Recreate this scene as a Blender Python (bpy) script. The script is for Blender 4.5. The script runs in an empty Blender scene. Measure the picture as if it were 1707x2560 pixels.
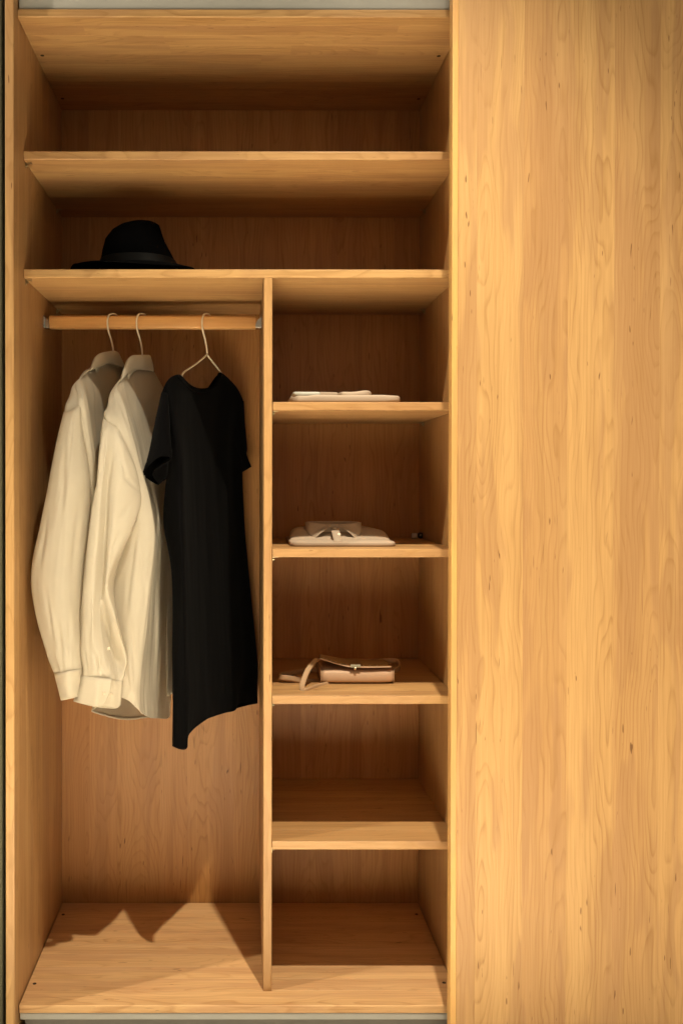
import bpy, bmesh, math, random
from mathutils import Vector, Matrix
random.seed(7)
S = bpy.context.scene
COL = S.collection

# ---------------------------------------------------------------- camera
CAM = dict(x=-.00183, y=-2.16003, z=1.17498, yaw=-.00122, pitch=-.00784, roll=.00082, f=2443.066, px=602.783, py=1230.113)
W0, H0 = 1707.0, 2560.0
cam_d = bpy.data.cameras.new("camera"); cam = bpy.data.objects.new("camera", cam_d); COL.objects.link(cam)
S.camera = cam
cam.location = (CAM['x'], CAM['y'], CAM['z'])
cam.rotation_mode = 'XYZ'
cam.rotation_euler = (math.pi/2 + CAM['pitch'], -CAM['roll'], CAM['yaw'])
cam_d.sensor_fit = 'VERTICAL'; cam_d.sensor_height = 36.0; cam_d.sensor_width = 24.0
cam_d.lens = CAM['f']/H0*36.0
cam_d.shift_x = (W0/2 - CAM['px'])/H0
cam_d.shift_y = -(H0/2 - CAM['py'])/H0
cam_d.clip_start = .05; cam_d.clip_end = 60

# ---------------------------------------------------------------- world (warm room light), lamps, exposure
world = bpy.data.worlds.new("World"); S.world = world; world.use_nodes = True
bg = world.node_tree.nodes['Background']
bg.inputs[0].default_value = (1.0, .86, .62, 1); bg.inputs[1].default_value = .345
S.view_settings.view_transform = 'Standard'; S.view_settings.look = 'None'
S.view_settings.exposure = 0.0; S.view_settings.gamma = 1.0
S.render.resolution_x = 682; S.render.resolution_y = 1024
S.cycles.max_bounces = 8; S.cycles.diffuse_bounces = 6
S.cycles.caustics_reflective = False; S.cycles.caustics_refractive = False
S.cycles.use_denoising = True

def spot(name, loc, target, power, cone, blend, col=(1.0, .80, .48), size=.030):
    d = bpy.data.lights.new(name, 'SPOT'); d.energy = power; d.color = col
    d.spot_size = math.radians(cone); d.spot_blend = blend; d.shadow_soft_size = size
    o = bpy.data.objects.new(name, d); COL.objects.link(o); o.location = loc
    o.rotation_euler = (Vector(target) - Vector(loc)).to_track_quat('-Z', 'Y').to_euler()
    return o
spot("ceiling_or_added_spotlight", (.385, -1.07, 3.49), (.36, .06, .2), 425, 51, 1.0, (1.0, .87, .645))
spot("ceiling_or_added_spotlight", (-2.66, -1.07, 3.50), (-.2, .1, .9), 330, 60, 1.0, (1.0, .87, .645))
spot("ceiling_or_added_spotlight", (-.45, -1.35, 3.5), (-.45, -1.35, -.1), 4500, 32, .35, (1.0, .88, .68))  # added spot out of view: its floor bounce fills the shelf undersides
spot("ceiling_or_added_spotlight", (.30, -1.35, 3.5), (.30, -1.35, -.1), 4300, 32, .35, (1.0, .88, .68))  # likewise added, only to bounce light up off the floor

# ---------------------------------------------------------------- picture measurements -> places in the room
def _axes():
    y, p, r = CAM['yaw'], CAM['pitch'], CAM['roll']
    cy, sy, cp, sp, cr, sr = math.cos(y), math.sin(y), math.cos(p), math.sin(p), math.cos(r), math.sin(r)
    fwd = Vector((-sy*cp, cy*cp, sp)); right = Vector((cy, sy, 0)); down = fwd.cross(right)
    return right*cr + down*sr, down*cr - right*sr, fwd
_R, _D, _F = _axes(); _C = Vector(cam.location)
def proj(P):
    q = P - _C; w = q.dot(_F)
    return CAM['px'] + CAM['f']*q.dot(_R)/w, CAM['py'] + CAM['f']*q.dot(_D)/w
def at(u, v, Y):
    q = _F + _R*((u-CAM['px'])/CAM['f']) + _D*((v-CAM['py'])/CAM['f'])
    return _C + q*((Y-_C.y)/q.y)

# ---------------------------------------------------------------- node helpers, materials
class NT:
    def __init__(self, name):
        self.m = bpy.data.materials.new(name); self.m.use_nodes = True
        self.t = self.m.node_tree; self.b = self.t.nodes['Principled BSDF']
    def n(self, typ, **kw):
        x = self.t.nodes.new(typ)
        for k, v in kw.items(): setattr(x, k, v)
        return x
    def put(self, sock, v):
        if hasattr(v, 'is_linked') or isinstance(v, bpy.types.NodeSocket): self.t.links.new(v, sock)
        else: sock.default_value = v
    def math(self, op, a, b=0.0, c=None, clamp=False):
        x = self.n('ShaderNodeMath', operation=op, use_clamp=clamp)
        self.put(x.inputs[0], a); self.put(x.inputs[1], b)
        if c is not None: self.put(x.inputs[2], c)
        return x.outputs[0]
    def comb(self, a, b, c):
        x = self.n('ShaderNodeCombineXYZ')
        for i, v in enumerate((a, b, c)): self.put(x.inputs[i], v)
        return x.outputs[0]
    def noise(self, vec, scale=1.0, detail=2.0, rough=.5):
        x = self.n('ShaderNodeTexNoise'); self.put(x.inputs['Vector'], vec)
        x.inputs['Scale'].default_value = scale; x.inputs['Detail'].default_value = detail; x.inputs['Roughness'].default_value = rough
        return x.outputs['Fac']
    def ramp(self, f, stops):
        x = self.n('ShaderNodeValToRGB'); self.put(x.inputs[0], f); e = x.color_ramp.elements
        while len(e) < len(stops): e.new(.5)
        for i, (p, c) in enumerate(stops):
            e[i].position = p; e[i].color = (c, c, c, 1) if not isinstance(c, tuple) else (*c, 1)
        return x.outputs[0]
    def mix(self, f, a, b, blend='MIX'):
        x = self.n('ShaderNodeMix', data_type='RGBA', blend_type=blend)
        self.put(x.inputs[0], f)
        self.put(x.inputs[6], (*a, 1) if isinstance(a, tuple) else a); self.put(x.inputs[7], (*b, 1) if isinstance(b, tuple) else b)
        return x.outputs[2]
    def attr(self, name):
        return self.n('ShaderNodeAttribute', attribute_type='OBJECT', attribute_name=name).outputs['Fac']
    def obj(self):
        s = self.n('ShaderNodeSeparateXYZ'); self.t.links.new(self.n('ShaderNodeTexCoord').outputs['Object'], s.inputs[0])
        return s.outputs
    def bump(self, h, strength, dist=.001):
        x = self.n('ShaderNodeBump'); x.inputs['Strength'].default_value = strength; x.inputs['Distance'].default_value = dist
        self.put(x.inputs['Height'], h); self.t.links.new(x.outputs[0], self.b.inputs['Normal'])
    def fin(self, color=None, rough=.5, metal=0.0, spec=.5):
        if color is not None: self.put(self.b.inputs['Base Color'], (*color, 1) if isinstance(color, tuple) else color)
        self.put(self.b.inputs['Roughness'], rough); self.b.inputs['Metallic'].default_value = metal
        self.b.inputs['Specular IOR Level'].default_value = spec
        return self.m

def wood_material(name, light, dark, pink, ringk=1.0, rough=.42):
    t = NT(name); x, y, z = t.obj(); M = t.math
    seed, tone = t.attr('seed'), t.attr('tone')
    X = M('ADD', x, M('MULTIPLY', seed, 61.0)); sy = M('MULTIPLY', seed, 23.0)
    Y = M('ADD', y, sy); Z = M('ADD', z, sy)
    y0 = M('MULTIPLY', M('SUBTRACT', M('FRACT', M('MULTIPLY', seed, 7.31)), .5), .10)
    warp = t.noise(t.comb(M('MULTIPLY', X, 2.6), M('MULTIPLY', Y, 15.0), M('MULTIPLY', Z, 15.0)), 1, 2.0, .55)
    pith = t.noise(t.comb(M('MULTIPLY', X, 1.9), M('ADD', sy, 3.0), 0.0), 1, 1.0)
    h = M('MULTIPLY_ADD', pith, .13, -.035)
    dy = M('SUBTRACT', y, y0); r = M('SQRT', M('ADD', M('MULTIPLY', dy, dy), M('MULTIPLY', h, h)))
    ph = M('ADD', M('MULTIPLY', r, 118.0), M('MULTIPLY', warp, 7.6))
    ring = t.ramp(M('FRACT', ph), [(0, .0), (.6, .12), (.88, 1.0), (1.0, .0)])
    fibre = t.noise(t.comb(M('MULTIPLY', X, 5.0), M('MULTIPLY', Y, 230.0), M('MULTIPLY', Z, 230.0)), 1, 3.0, .6)
    broad = t.noise(t.comb(M('MULTIPLY', X, 1.1), M('MULTIPLY', Y, 26.0), M('MULTIPLY', Z, 26.0)), 1, 3.0, .55)
    rs = M('MULTIPLY', ring, M('MULTIPLY', t.ramp(broad, [(.3, .14), (.7, .50)]), ringk))
    f = M('ADD', M('ADD', rs, M('MULTIPLY', M('SUBTRACT', fibre, .5), .95)), M('MULTIPLY', M('SUBTRACT', broad, .5), .6))
    f = M('ADD', f, .18, clamp=True)
    base = t.mix(tone, light, pink)
    heart = t.noise(t.comb(M('ADD', M('MULTIPLY', X, 2.1), M('MULTIPLY', warp, 1.6)), M('ADD', M('MULTIPLY', Y, 19.0), M('MULTIPLY', warp, 1.4)), M('MULTIPLY', Z, 19.0)), 1, 2.0)
    base = t.mix(M('MULTIPLY', t.ramp(heart, [(.50, 0.0), (.585, 1.0)]), .55), base, tuple(k*f_ for k, f_ in zip(pink, (.86, .84, .92))))
    pale = t.noise(t.comb(M('MULTIPLY', X, 1.3), M('ADD', M('MULTIPLY', Y, 24.0), 9.0), M('MULTIPLY', Z, 24.0)), 1, 2.0)
    base = t.mix(M('MULTIPLY', t.ramp(pale, [(.52, 0.0), (.68, 1.0)]), .3), base, tuple(min(1, k*f_) for k, f_ in zip(light, (1.06, 1.12, 1.22))))
    c = t.mix(f, base, dark)
    # small dark gum flecks and pin knots
    fl = t.noise(t.comb(M('MULTIPLY', X, 26.0), M('MULTIPLY', Y, 170.0), M('MULTIPLY', Z, 170.0)), 1, 1.0)
    area = t.noise(t.comb(M('MULTIPLY', X, 2.2), M('MULTIPLY', Y, 16.0), M('MULTIPLY', Z, 16.0)), 1, 1.0)
    fm = M('MULTIPLY', t.ramp(fl, [(.725, 0.0), (.775, 1.0)]), t.ramp(area, [(.48, 0.0), (.56, 1.0)]))
    c = t.mix(M('MULTIPLY', fm, .8), c, (.11, .042, .012))
    ck = t.noise(t.comb(M('MULTIPLY', X, 11.0), M('MULTIPLY', Y, 300.0), M('MULTIPLY', Z, 300.0)), 1, 1.0)
    km = M('MULTIPLY', t.ramp(ck, [(.735, 0.0), (.78, 1.0)]), t.ramp(area, [(.52, 0.0), (.60, 1.0)]))
    c = t.mix(M('MULTIPLY', km, .8), c, (.10, .038, .012))
    t.bump(M('ADD', fibre, M('MULTIPLY', ring, .3)), .09, .0008)
    return t.fin(c, M('MULTIPLY_ADD', fibre, .16, rough-.08), 0, .35)

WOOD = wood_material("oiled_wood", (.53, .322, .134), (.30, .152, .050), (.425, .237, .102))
WOOD_BASE_LIT = wood_material("base_panel_lit_wood", (.68, .425, .205), (.42, .22, .085), (.60, .345, .165))  # same wood lightened: the lamp light on the base is in the colour
WOOD_BACK_SHADE = wood_material("back_panel_shaded_wood", (.53, .272, .088), (.31, .130, .034), (.44, .205, .068))  # same wood made redder: the recess's shaded hue is in the colour
RAILWOOD = wood_material("rail_wood", (.72, .40, .145), (.52, .26, .08), (.66, .36, .14), .6, .35)

def simple(name, col, rough=.5, metal=0.0, spec=.5, var=.0, scale=60, bump=0.0):
    t = NT(name); c = col
    if var or bump:
        x, y, z = t.obj(); n = t.noise(t.comb(x, y, z), scale, 3.0)
        if var: c = t.mix(n, tuple(k*(1-var) for k in col), tuple(min(1, k*(1+var)) for k in col))
        if bump: t.bump(n, bump, .002)
    return t.fin(c, rough, metal, spec)
GREY = simple("grey_lacquer", (.39, .385, .36), .45, 0, .4, .06, 14)
DARKGREY = simple("dark_plinth_laminate", (.20, .19, .17), .5, 0, .4, .1, 20)
WALLM = simple("wall_paint", (.085, .08, .05), .8, 0, .2, .08, 30, .1)
FLOORM = simple("pale_floor_coating", (.62, .58, .50), .6, 0, .3, .12, 4)
STEEL = simple("nickel_steel", (.62, .60, .56), .25, 1.0, .5, .1, 90)
BRASS = simple("brassy_zinc", (.45, .38, .24), .3, 1.0, .5, .15, 120)
HOLE = simple("dark_screw_cap", (.035, .018, .010), .6, 0, .3, .2, 300)
BLACKFELT = simple("black_felt", (.0022, .0022, .0025), .95, 0, .02, .3, 900, .25)
BAND = simple("black_ribbon", (.0030, .0028, .0028), .6, 0, .15, .2, 400)
WIRE = simple("cream_coated_wire", (.74, .66, .50), .4, 0, .5, .05, 80)

# ---------------------------------------------------------------- object helpers
def link(name, me, mat, parent=None, loc=None):
    o = bpy.data.objects.new(name, me); COL.objects.link(o)
    if mat is not None and not me.materials: me.materials.append(mat)
    if parent is not None: o.parent = parent
    if loc is not None: o.location = loc
    return o
def empty(name, parent=None, loc=(0, 0, 0)):
    o = bpy.data.objects.new(name, None); COL.objects.link(o); o.empty_display_size = .05
    o.location = loc
    if parent is not None: o.parent = parent
    return o
def tag(o, label, cat, group=None):
    o['label'] = label; o['category'] = cat
    if group: o['group'] = group
    return o
def mesh(name, verts, faces, smooth=False):
    me = bpy.data.meshes.new(name); me.from_pydata([tuple(v) for v in verts], [], faces); me.validate(); me.update()
    if smooth: me.polygons.foreach_set('use_smooth', [True]*len(me.polygons))
    return me

ROT = {'H': Matrix(((1,0,0),(0,1,0),(0,0,1))), 'S': Matrix(((0,0,-1),(0,1,0),(1,0,0))), 'V': Matrix(((0,1,0),(0,0,1),(1,0,0)))}
def prism(L, Wd, T, ch):
    """board: length x, width y, thickness z; ch = chamfer at corners (y-z-, y+z-, y+z+, y-z+)"""
    a, b = Wd/2, T/2; pts = []
    for (sy, sz), c in zip(((-1,-1),(1,-1),(1,1),(-1,1)), ch):
        if c > .0009:   # rounded arris
            k = 3; cx, cz = sy*(a-c), sz*(b-c); a0 = math.atan2(0, sy) if sy*sz > 0 else math.atan2(sz, 0)
            a0 = {(-1,-1): math.pi, (1,-1): -math.pi/2, (1,1): 0, (-1,1): math.pi/2}[(sy,sz)]
            for i in range(k+1):
                an = a0 + i/k*math.pi/2; pts.append((cx+c*math.cos(an), cz+c*math.sin(an)))
        else:
            p1, p2 = (sy*a, sz*(b-c)), (sy*(a-c), sz*b)
            pts += [p1, p2] if sy*sz > 0 else [p2, p1]
    n = len(pts); V = [(-L/2, y, z) for y, z in pts] + [(L/2, y, z) for y, z in pts]
    F = [(i, i+n, (i+1) % n + n, (i+1) % n) for i in range(n)]
    F = [tuple(reversed(f)) for f in F]
    F += [tuple(range(n)), tuple(range(2*n-1, n-1, -1))]
    me = mesh('board', V, F); bm = bmesh.new(); bm.from_mesh(me); bmesh.ops.recalc_face_normals(bm, faces=bm.faces); bm.to_mesh(me); bm.free()
    return me
FINE = .0003
def board(parent, kind, lo, hi, tone=None, ch=(FINE,)*4, name='board', mat=None):
    """axis aligned board between world corners lo and hi; kind: H shelf, S side panel, V back/door"""
    lo, hi = Vector(lo), Vector(hi); d = hi-lo; c = (lo+hi)/2
    dims = {'H': (d.x, d.y, d.z), 'S': (d.z, d.y, d.x), 'V': (d.z, d.x, d.y)}[kind]
    o = link(name, prism(*dims, ch), mat or WOOD, parent)
    o.matrix_local = Matrix.Translation(c - (parent.location if parent and parent.parent else Vector((0,0,0)))) @ ROT[kind].to_4x4()
    o['seed'] = random.random(); o['tone'] = random.random()*.9 if tone is None else tone
    return o
def box(name, lo, hi, mat, parent, bev=.001):
    lo, hi = Vector(lo), Vector(hi); d = (hi-lo)/2; bm = bmesh.new(); bmesh.ops.create_cube(bm, size=2)
    for v in bm.verts: v.co = Vector((v.co.x*d.x, v.co.y*d.y, v.co.z*d.z))
    if bev: bmesh.ops.bevel(bm, geom=bm.edges[:], offset=bev, segments=2, affect='EDGES', profile=.5)
    me = bpy.data.meshes.new(name); bm.to_mesh(me); bm.free()
    return link(name, me, mat, parent, (lo+hi)/2)
# ---------------------------------------------------------------- surroundings
f_ = box('floor', (-4, -5, -.16), (4, 3, -.10), FLOORM, None, 0); f_['kind'] = 'structure'  # unseen floor, added so light bounces up under the shelves
w_ = box('wall', (-1.6, .0, -.10), (-.5275, .7, 3.0), WALLM, None, .003); w_['kind'] = 'structure'

# ---------------------------------------------------------------- wardrobe
WAR = empty('wardrobe', None, (0, 0, -.10)); WAR.location = (0, 0, 0)
tag(WAR, "tall open pale wood wardrobe with shelves, hanging rail and wide plank door at its right", "wardrobe")
XL, XR, DB, RS, T = -.5, .5, .58, .095, .0196
RF = .0022   # eased front arris
def cuts(a, b, w):
    e = [a]
    while e[-1] < b - w*1.45: e.append(e[-1] + w*random.uniform(.75, 1.25))
    return e + [b]
# side panels
p = empty('side_panel', WAR)
ed = [0, .05, .122, .20, .313, .39, .49, .58]
for i in range(7):
    c = (RF, FINE, FINE, RF) if i == 0 else (FINE,)*4
    board(p, 'S', (XL-.0196, ed[i], -.10), (XL, ed[i+1], 2.62), (.15, .75, .5, .35, .8, .5, .9)[i], c)
p = empty('side_panel', WAR)
ed = [0, .11, .19, .25, .33, .41, .5, .58]
for i in range(7):
    board(p, 'S', (XR, ed[i], -.10), (XR+.0196, ed[i+1], 2.62), (.2, .7, .3, .8, .5, .6, .4)[i])
# back panel
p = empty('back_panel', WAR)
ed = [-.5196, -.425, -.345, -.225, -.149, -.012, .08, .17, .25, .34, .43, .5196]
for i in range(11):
    board(p, 'V', (ed[i], DB+.001, -.09), (ed[i+1], DB+.013, 2.60), (.9, .6, .3, .5, .25, .35, .6, .3, .5, .4, .7)[i], mat=WOOD_BACK_SHADE)
# top panel: finger jointed staves
p = empty('top_panel', WAR)
ed = [.035, .075, .125, .175, .225, .28, .335, .385, .43, .475, .525, .579]
splits = {1: (-.36, .36), 2: (-.18, .15), 3: (-.17, .12, .33), 4: (.05,)}
for i in range(11):
    xs = [XL+.0008] + list(splits.get(i, ())) + [XR-.0008]
    for a, b in zip(xs, xs[1:]):
        board(p, 'H', (a, ed[i], 2.2204), (b, ed[i+1], 2.2385), random.random()*.4, (RF*1.2, FINE, FINE, RF) if i == 0 else (FINE,)*4)
# floor panel
p = empty('base_panel', WAR)
ed = [.034, .10, .155, .21, .275, .33, .39, .45, .515, .574]
for i in range(9):
    board(p, 'H', (XL+.0025, ed[i], -.0178), (XR-.002, ed[i+1], 0), (.0, .12, .0, .25, .1, .35, .2, .1, .2)[i], (RF, FINE, FINE, RF) if i == 0 else (FINE,)*4, 'board', WOOD_BASE_LIT)
# shelves
def shelf(x0, x1, ztop, seg=.068, label=None):
    p = empty('shelf', WAR); e = cuts(RS, .579, seg)
    for i in range(len(e)-1):
        board(p, 'H', (x0, e[i], ztop-T), (x1, e[i+1], ztop), None, (RF*1.15, FINE, FINE, RF*.9) if i == 0 else (FINE,)*4)
    return p
DX0, DX1 = .0533, .0728
shelf(XL+.0012, XR-.001, 1.9417)
shelf(XL+.0012, XR-.001, 1.6704)
for z in (1.3652, 1.0262, .6866, .3488): shelf(DX1+.0012, XR-.0015, z)
# divider
p = empty('divider', WAR); ed = [RS+.001, .16, .235, .31, .40, .49, .579]
for i in range(6):
    board(p, 'S', (DX0, ed[i], .0005), (DX1, ed[i+1], 1.6504), (.55 if i == 0 else None), (RF, FINE, FINE, RF) if i == 0 else (FINE,)*4)
# fascia, trims, plinth
box('top_filler', (-.4975, .040, 2.2402), (.5, .060, 2.62), GREY, WAR, .0025)
box('base_trim', (-.4965, .036, -.0335), (.499, .075, -.0183), GREY, WAR, .002)
box('plinth', (-.4865, .046, -.10), (.499, .066, -.037), DARKGREY, WAR, .001)
# door
dr = empty('door', WAR)
GOLD = wood_material("edge_lipping_wood", (.64, .37, .125), (.46, .24, .07), (.60, .34, .13), .4)
DY0, DY1 = -.050, -.018
ed = [.4672, .508, .609, .704, .804, .9025, 1.0, 1.1]
for i in range(7):
    board(dr, 'V', (ed[i], DY0, -.085), (ed[i+1], DY1, 2.62), (.2, .05, .7, .05, .5, .15, .4)[i], (.0012, .0003, .0003, .0003) if i == 0 else (FINE,)*4)
board(dr, 'V', (.4545, DY0-.0003, -.085), (.4672, DY1, 2.62), .0, (.0016, .0012, FINE, .002), 'edge_strip', GOLD)
# screw caps
def disc(name, x, y, z, r, dz, mat, parent):
    bm = bmesh.new(); bmesh.ops.create_cone(bm, cap_ends=True, segments=14, radius1=r, radius2=r*.9, depth=dz)
    me = bpy.data.meshes.new(name); bm.to_mesh(me); bm.free(); return link(name, me, mat, parent, (x, y, z))
from math import pi
for u, v, zz in ((105, 139.5, 2.2204), (155.5, 247, 2.2204), (1094.5, 139, 2.2204), (1044.5, 246.5, 2.2204), (89.5, 2460, 0), (160.5, 2287, 0), (1042.5, 2285, 0), (1111.5, 2456, 0)):
    q = _F + _R*((u-CAM['px'])/CAM['f']) + _D*((v-CAM['py'])/CAM['f']); P_ = _C + q*((zz-_C.z)/q.z)
    disc('screw_cap', P_.x, P_.y, zz, .0048, .0012, HOLE, WAR)
# hanging rail (flat oval) and its brackets
def loop_sweep(name, prof, path, mat, parent, smooth=True, cap=True):
    n, m = len(prof), len(path); V, F = [], []
    for P in path: V += [P(a, b) for a, b in prof]
    for i in range(m-1):
        for k in range(n): F.append((i*n+k, i*n+(k+1) % n, (i+1)*n+(k+1) % n, (i+1)*n+k))
    if cap: F += [tuple(range(n-1, -1, -1)), tuple(range((m-1)*n, m*n))]
    me = mesh(name, V, F, smooth); bm = bmesh.new(); bm.from_mesh(me); bmesh.ops.recalc_face_normals(bm, faces=bm.faces); bm.to_mesh(me); bm.free()
    return link(name, me, mat, parent)
RY, RZ0, RZ1 = .345, 0, 0
RZ1 = at(400, 788, RY-.012).z; RZ0 = at(400, 822, RY-.012).z; RZC = (RZ0+RZ1)/2; RH = (RZ1-RZ0)/2
prof = []
for i in range(24):
    a = i/24*2*pi; prof.append((math.copysign(abs(math.cos(a))**.55, math.cos(a))*.0125, math.copysign(abs(math.sin(a))**.42, math.sin(a))*RH))
RAIL = loop_sweep('hanging_rail', prof, [lambda a, b, x=x, k=k: Vector((x, RY+a*k, RZC+b*k)) for x, k in ((-.487, .96), (-.4862, 1), (.0375, 1), (.0383, .96))], RAILWOOD, WAR)
RAIL['seed'] = .37; RAIL['tone'] = .3
for x0, x1, s in ((XL, -.486, 1), (.038, DX0, -1)):
    xw, xi = (x0, x1) if s > 0 else (x1, x0)
    br = empty('rail_bracket', WAR, (0, 0, 0))
    # D shaped wall plate, curved cheek and lower lip
    pts = []
    for i in range(13):
        a = i/12*pi/2; pts.append((xi + (xw-xi)*(1-math.cos(a)*1.0), RZC-RH*.75 + math.sin(a)*RH*1.35))
    pts.append((xw, RZC-RH*.75)); 
    V = [(x, RY-.0155, z) for x, z in pts] + [(x, RY-.013, z) for x, z in pts]; n = len(pts)
    F = [tuple(range(n)), tuple(range(2*n-1, n-1, -1))] + [(i, i+n, (i+1) % n+n, (i+1) % n) for i in range(n)]
    link('cheek', mesh('cheek', V, F), STEEL, br)
    box('lip', (min(xw, xi), RY-.019, RZC-RH*.78-.0022), (max(xw, xi), RY+.016, RZC-RH*.78+.0012), STEEL, br, .0006)
    box('wall_plate', (min(xw, xw+s*.0018), RY-.024, RZC-RH*.8), (max(xw, xw+s*.0018), RY+.024, RZC+RH*.9), STEEL, br, .0006)
# shelf supports: steel pegs with a small leaf under the shelf
def support(x, y, z, s, mat=BRASS):
    sp = empty('shelf_support', WAR, (x, y, z))
    bm = bmesh.new(); bmesh.ops.create_cone(bm, cap_ends=True, segments=12, radius1=.0028, radius2=.0028, depth=.006)
    bmesh.ops.rotate(bm, verts=bm.verts, cent=(0,0,0), matrix=Matrix.Rotation(pi/2, 3, 'Y')); bmesh.ops.translate(bm, verts=bm.verts, vec=(s*.003, 0, -.0062))
    me = bpy.data.meshes.new('peg'); bm.to_mesh(me); bm.free(); link('peg', me, mat, sp)
    box('leaf', (0, 0, 0), (.014, .010, .0014), mat, sp, .0004).location = (s*.0075, 0, -.0010)
    box('flange', (0, 0, 0), (.0014, .010, .012), mat, sp, .0004).location = (s*.0009, 0, -.0062)
for z in (1.9417, 1.6704):
    for y in (RS+.025, .50): 
        support(XL, y, z-T, 1); support(XR, y, z-T, -1)
for z in (1.3652, 1.0262, .6866, .3488):
    for y in (RS+.02, .51):
        support(DX1, y, z-T, 1); support(XR, y, z-T, -1)
# loose catch lying at the back of the third shelf
def catch():
    c0 = at(1041, 1341, .53); r = empty('metal_catch', None, (c0.x, c0.y, 1.0262))
    tag(r, "small dark metal catch at the back right of the shelf with the collared shirt", "catch")
    bm = bmesh.new(); bmesh.ops.create_cone(bm, cap_ends=True, segments=18, radius1=.0085, radius2=.0085, depth=.012)
    bmesh.ops.rotate(bm, verts=bm.verts, cent=(0,0,0), matrix=Matrix.Rotation(pi/2, 3, 'X')); bmesh.ops.bevel(bm, geom=bm.edges[:], offset=.0008, segments=1, affect='EDGES')
    me = bpy.data.meshes.new('barrel'); bm.to_mesh(me); bm.free(); link('barrel', me, HOLE, r, (.010, 0, .0087))
    bm = bmesh.new(); bmesh.ops.create_uvsphere(bm, u_segments=12, v_segments=8, radius=.0028); me = bpy.data.meshes.new('screw'); bm.to_mesh(me); bm.free()
    link('screw', me, BRASS, r, (.010, -.0062, .0095))
    box('plate', (-.0145, -.007, .0009), (.0015, .006, .0155), STEEL, r, .0008)
catch()
# ---------------------------------------------------------------- cloth
from mathutils import noise as mnoise
def cloth_material(name, col, trans=.0, weave=.12, sheen=.0, rough=.85, spec=.15):
    t = NT(name); x, y, z = t.obj()
    n = t.noise(t.comb(M_(t, x, 900), M_(t, y, 900), M_(t, z, 300)), 1, 2.0)
    n2 = t.noise(t.comb(x, y, z), 14, 3.0)
    c = t.mix(n2, tuple(k*.93 for k in col), tuple(min(1, k*1.04) for k in col))
    crease = t.noise(t.comb(M_(t, x, 16), M_(t, y, 16), M_(t, z, 5)), 1, 3.0)
    t.bump(t.math('ADD', t.math('MULTIPLY', n, weave*.4), t.math('MULTIPLY', crease, 1.5)), .16, .003)
    t.b.inputs['Sheen Weight'].default_value = sheen
    m = t.fin(c, rough, 0, spec)
    if trans:
        out = t.t.nodes['Material Output']; tr = t.n('ShaderNodeBsdfTranslucent'); t.put(tr.inputs[0], c)
        mx = t.n('ShaderNodeMixShader'); mx.inputs[0].default_value = trans
        t.t.links.new(t.b.outputs[0], mx.inputs[1]); t.t.links.new(tr.outputs[0], mx.inputs[2]); t.t.links.new(mx.outputs[0], out.inputs[0])
    return m
def M_(t, a, k): return t.math('MULTIPLY', a, float(k))
COTTON = cloth_material("white_cotton", (.68, .615, .50), .33)
BLACKC = cloth_material("black_jersey", (.0024, .0023, .0026), 0, .3, .01, .95, .02)
BLUSH = cloth_material("pale_folded_cotton", (.47, .375, .29), .05)
BUTTON = simple("shell_button", (.66, .56, .42), .3, 0, .5, .1, 300)

def crom(p0, p1, p2, p3, t):
    return (p1*2 + (p2-p0)*t + (p0*2 - p1*5 + p2*4 - p3)*t*t + (p1*3 - p0 - p2*3 + p3)*t**3)*.5
def spline(P, n, closed=False):
    k = len(P); out = []; seg = k if closed else k-1
    for i in range(n):
        x = i/n*seg if closed else i/(n-1)*seg
        j = min(int(x), seg-1); t = x-j
        if closed: q = [P[(j+d) % k] for d in (-1, 0, 1, 2)]
        else: q = [P[j-1] if j > 0 else P[0]*2-P[1], P[j], P[j+1], P[j+2] if j+2 < k else P[j+1]*2-P[j]]
        out.append(crom(*q, t))
    return out
def surf(levels, nu, nv, closed=True):
    """levels: rows top to bottom of (u, v, depth) -> smooth grid of points"""
    L = [[at(*p) for p in row] for row in levels]
    cols = [spline([row[i] for row in L], nv) for i in range(len(L[0]))]
    return [spline([c[j] for c in cols], nu, closed) for j in range(nv)]
def normals(G, closed=True):
    nv, nu = len(G), len(G[0]); N = []
    for j in range(nv):
        r = []
        for i in range(nu):
            a = G[j][(i+1) % nu] if closed else G[j][min(i+1, nu-1)]; b = G[j][i-1] if closed or i else G[j][0]
            r.append((a-b).cross(G[min(j+1, nv-1)][i]-G[max(j-1, 0)][i]).normalized())
        N.append(r)
    return N
def folds(G, amp, cyc, seed, closed=True, top=.15, stretch=3.0, fine=.25):
    N = normals(G, closed); nv, nu = len(G), len(G[0]); out = []
    for j in range(nv):
        t = j/(nv-1); a = amp*(top + (1-top)*min(1, t*1.6)); r = []
        for i in range(nu):
            an = 2*math.pi*i/nu if closed else i/(nu-1)*3
            q = Vector((math.cos(an)*cyc*.35, math.sin(an)*cyc*.35, t*stretch)) + Vector((seed*7.3, seed*3.1, seed))
            d = mnoise.noise(q)*a + mnoise.noise(q*2.7 + Vector((5, 1, t*4)))*a*fine*2
            r.append(G[j][i] + N[j][i]*d)
        out.append(r)
    return out
def creases(G, lines, ymax=.16):
    # each line: two ends measured on the cloth, a height and a width; one flank rises, the other sinks
    N = normals(G); out = []
    for j, r in enumerate(G):
        row = []
        for i, p in enumerate(r):
            q = p
            if p.y < ymax:
                u, v = proj(p)
                for (u0, v0), (u1, v1), amp, w in lines:
                    dx, dy = u1-u0, v1-v0; L2 = dx*dx+dy*dy; t = ((u-u0)*dx+(v-v0)*dy)/L2
                    if -.25 < t < 1.25:
                        d = ((u-u0)*dy-(v-v0)*dx)/math.sqrt(L2)/w
                        if abs(d) < 3: q = q + N[j][i]*amp*1.5*(math.exp(-d*d)*.6 - d*math.exp(-d*d))*max(0, 1-abs(t-.5)/.75)
            row.append(q)
        out.append(row)
    return out
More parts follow.
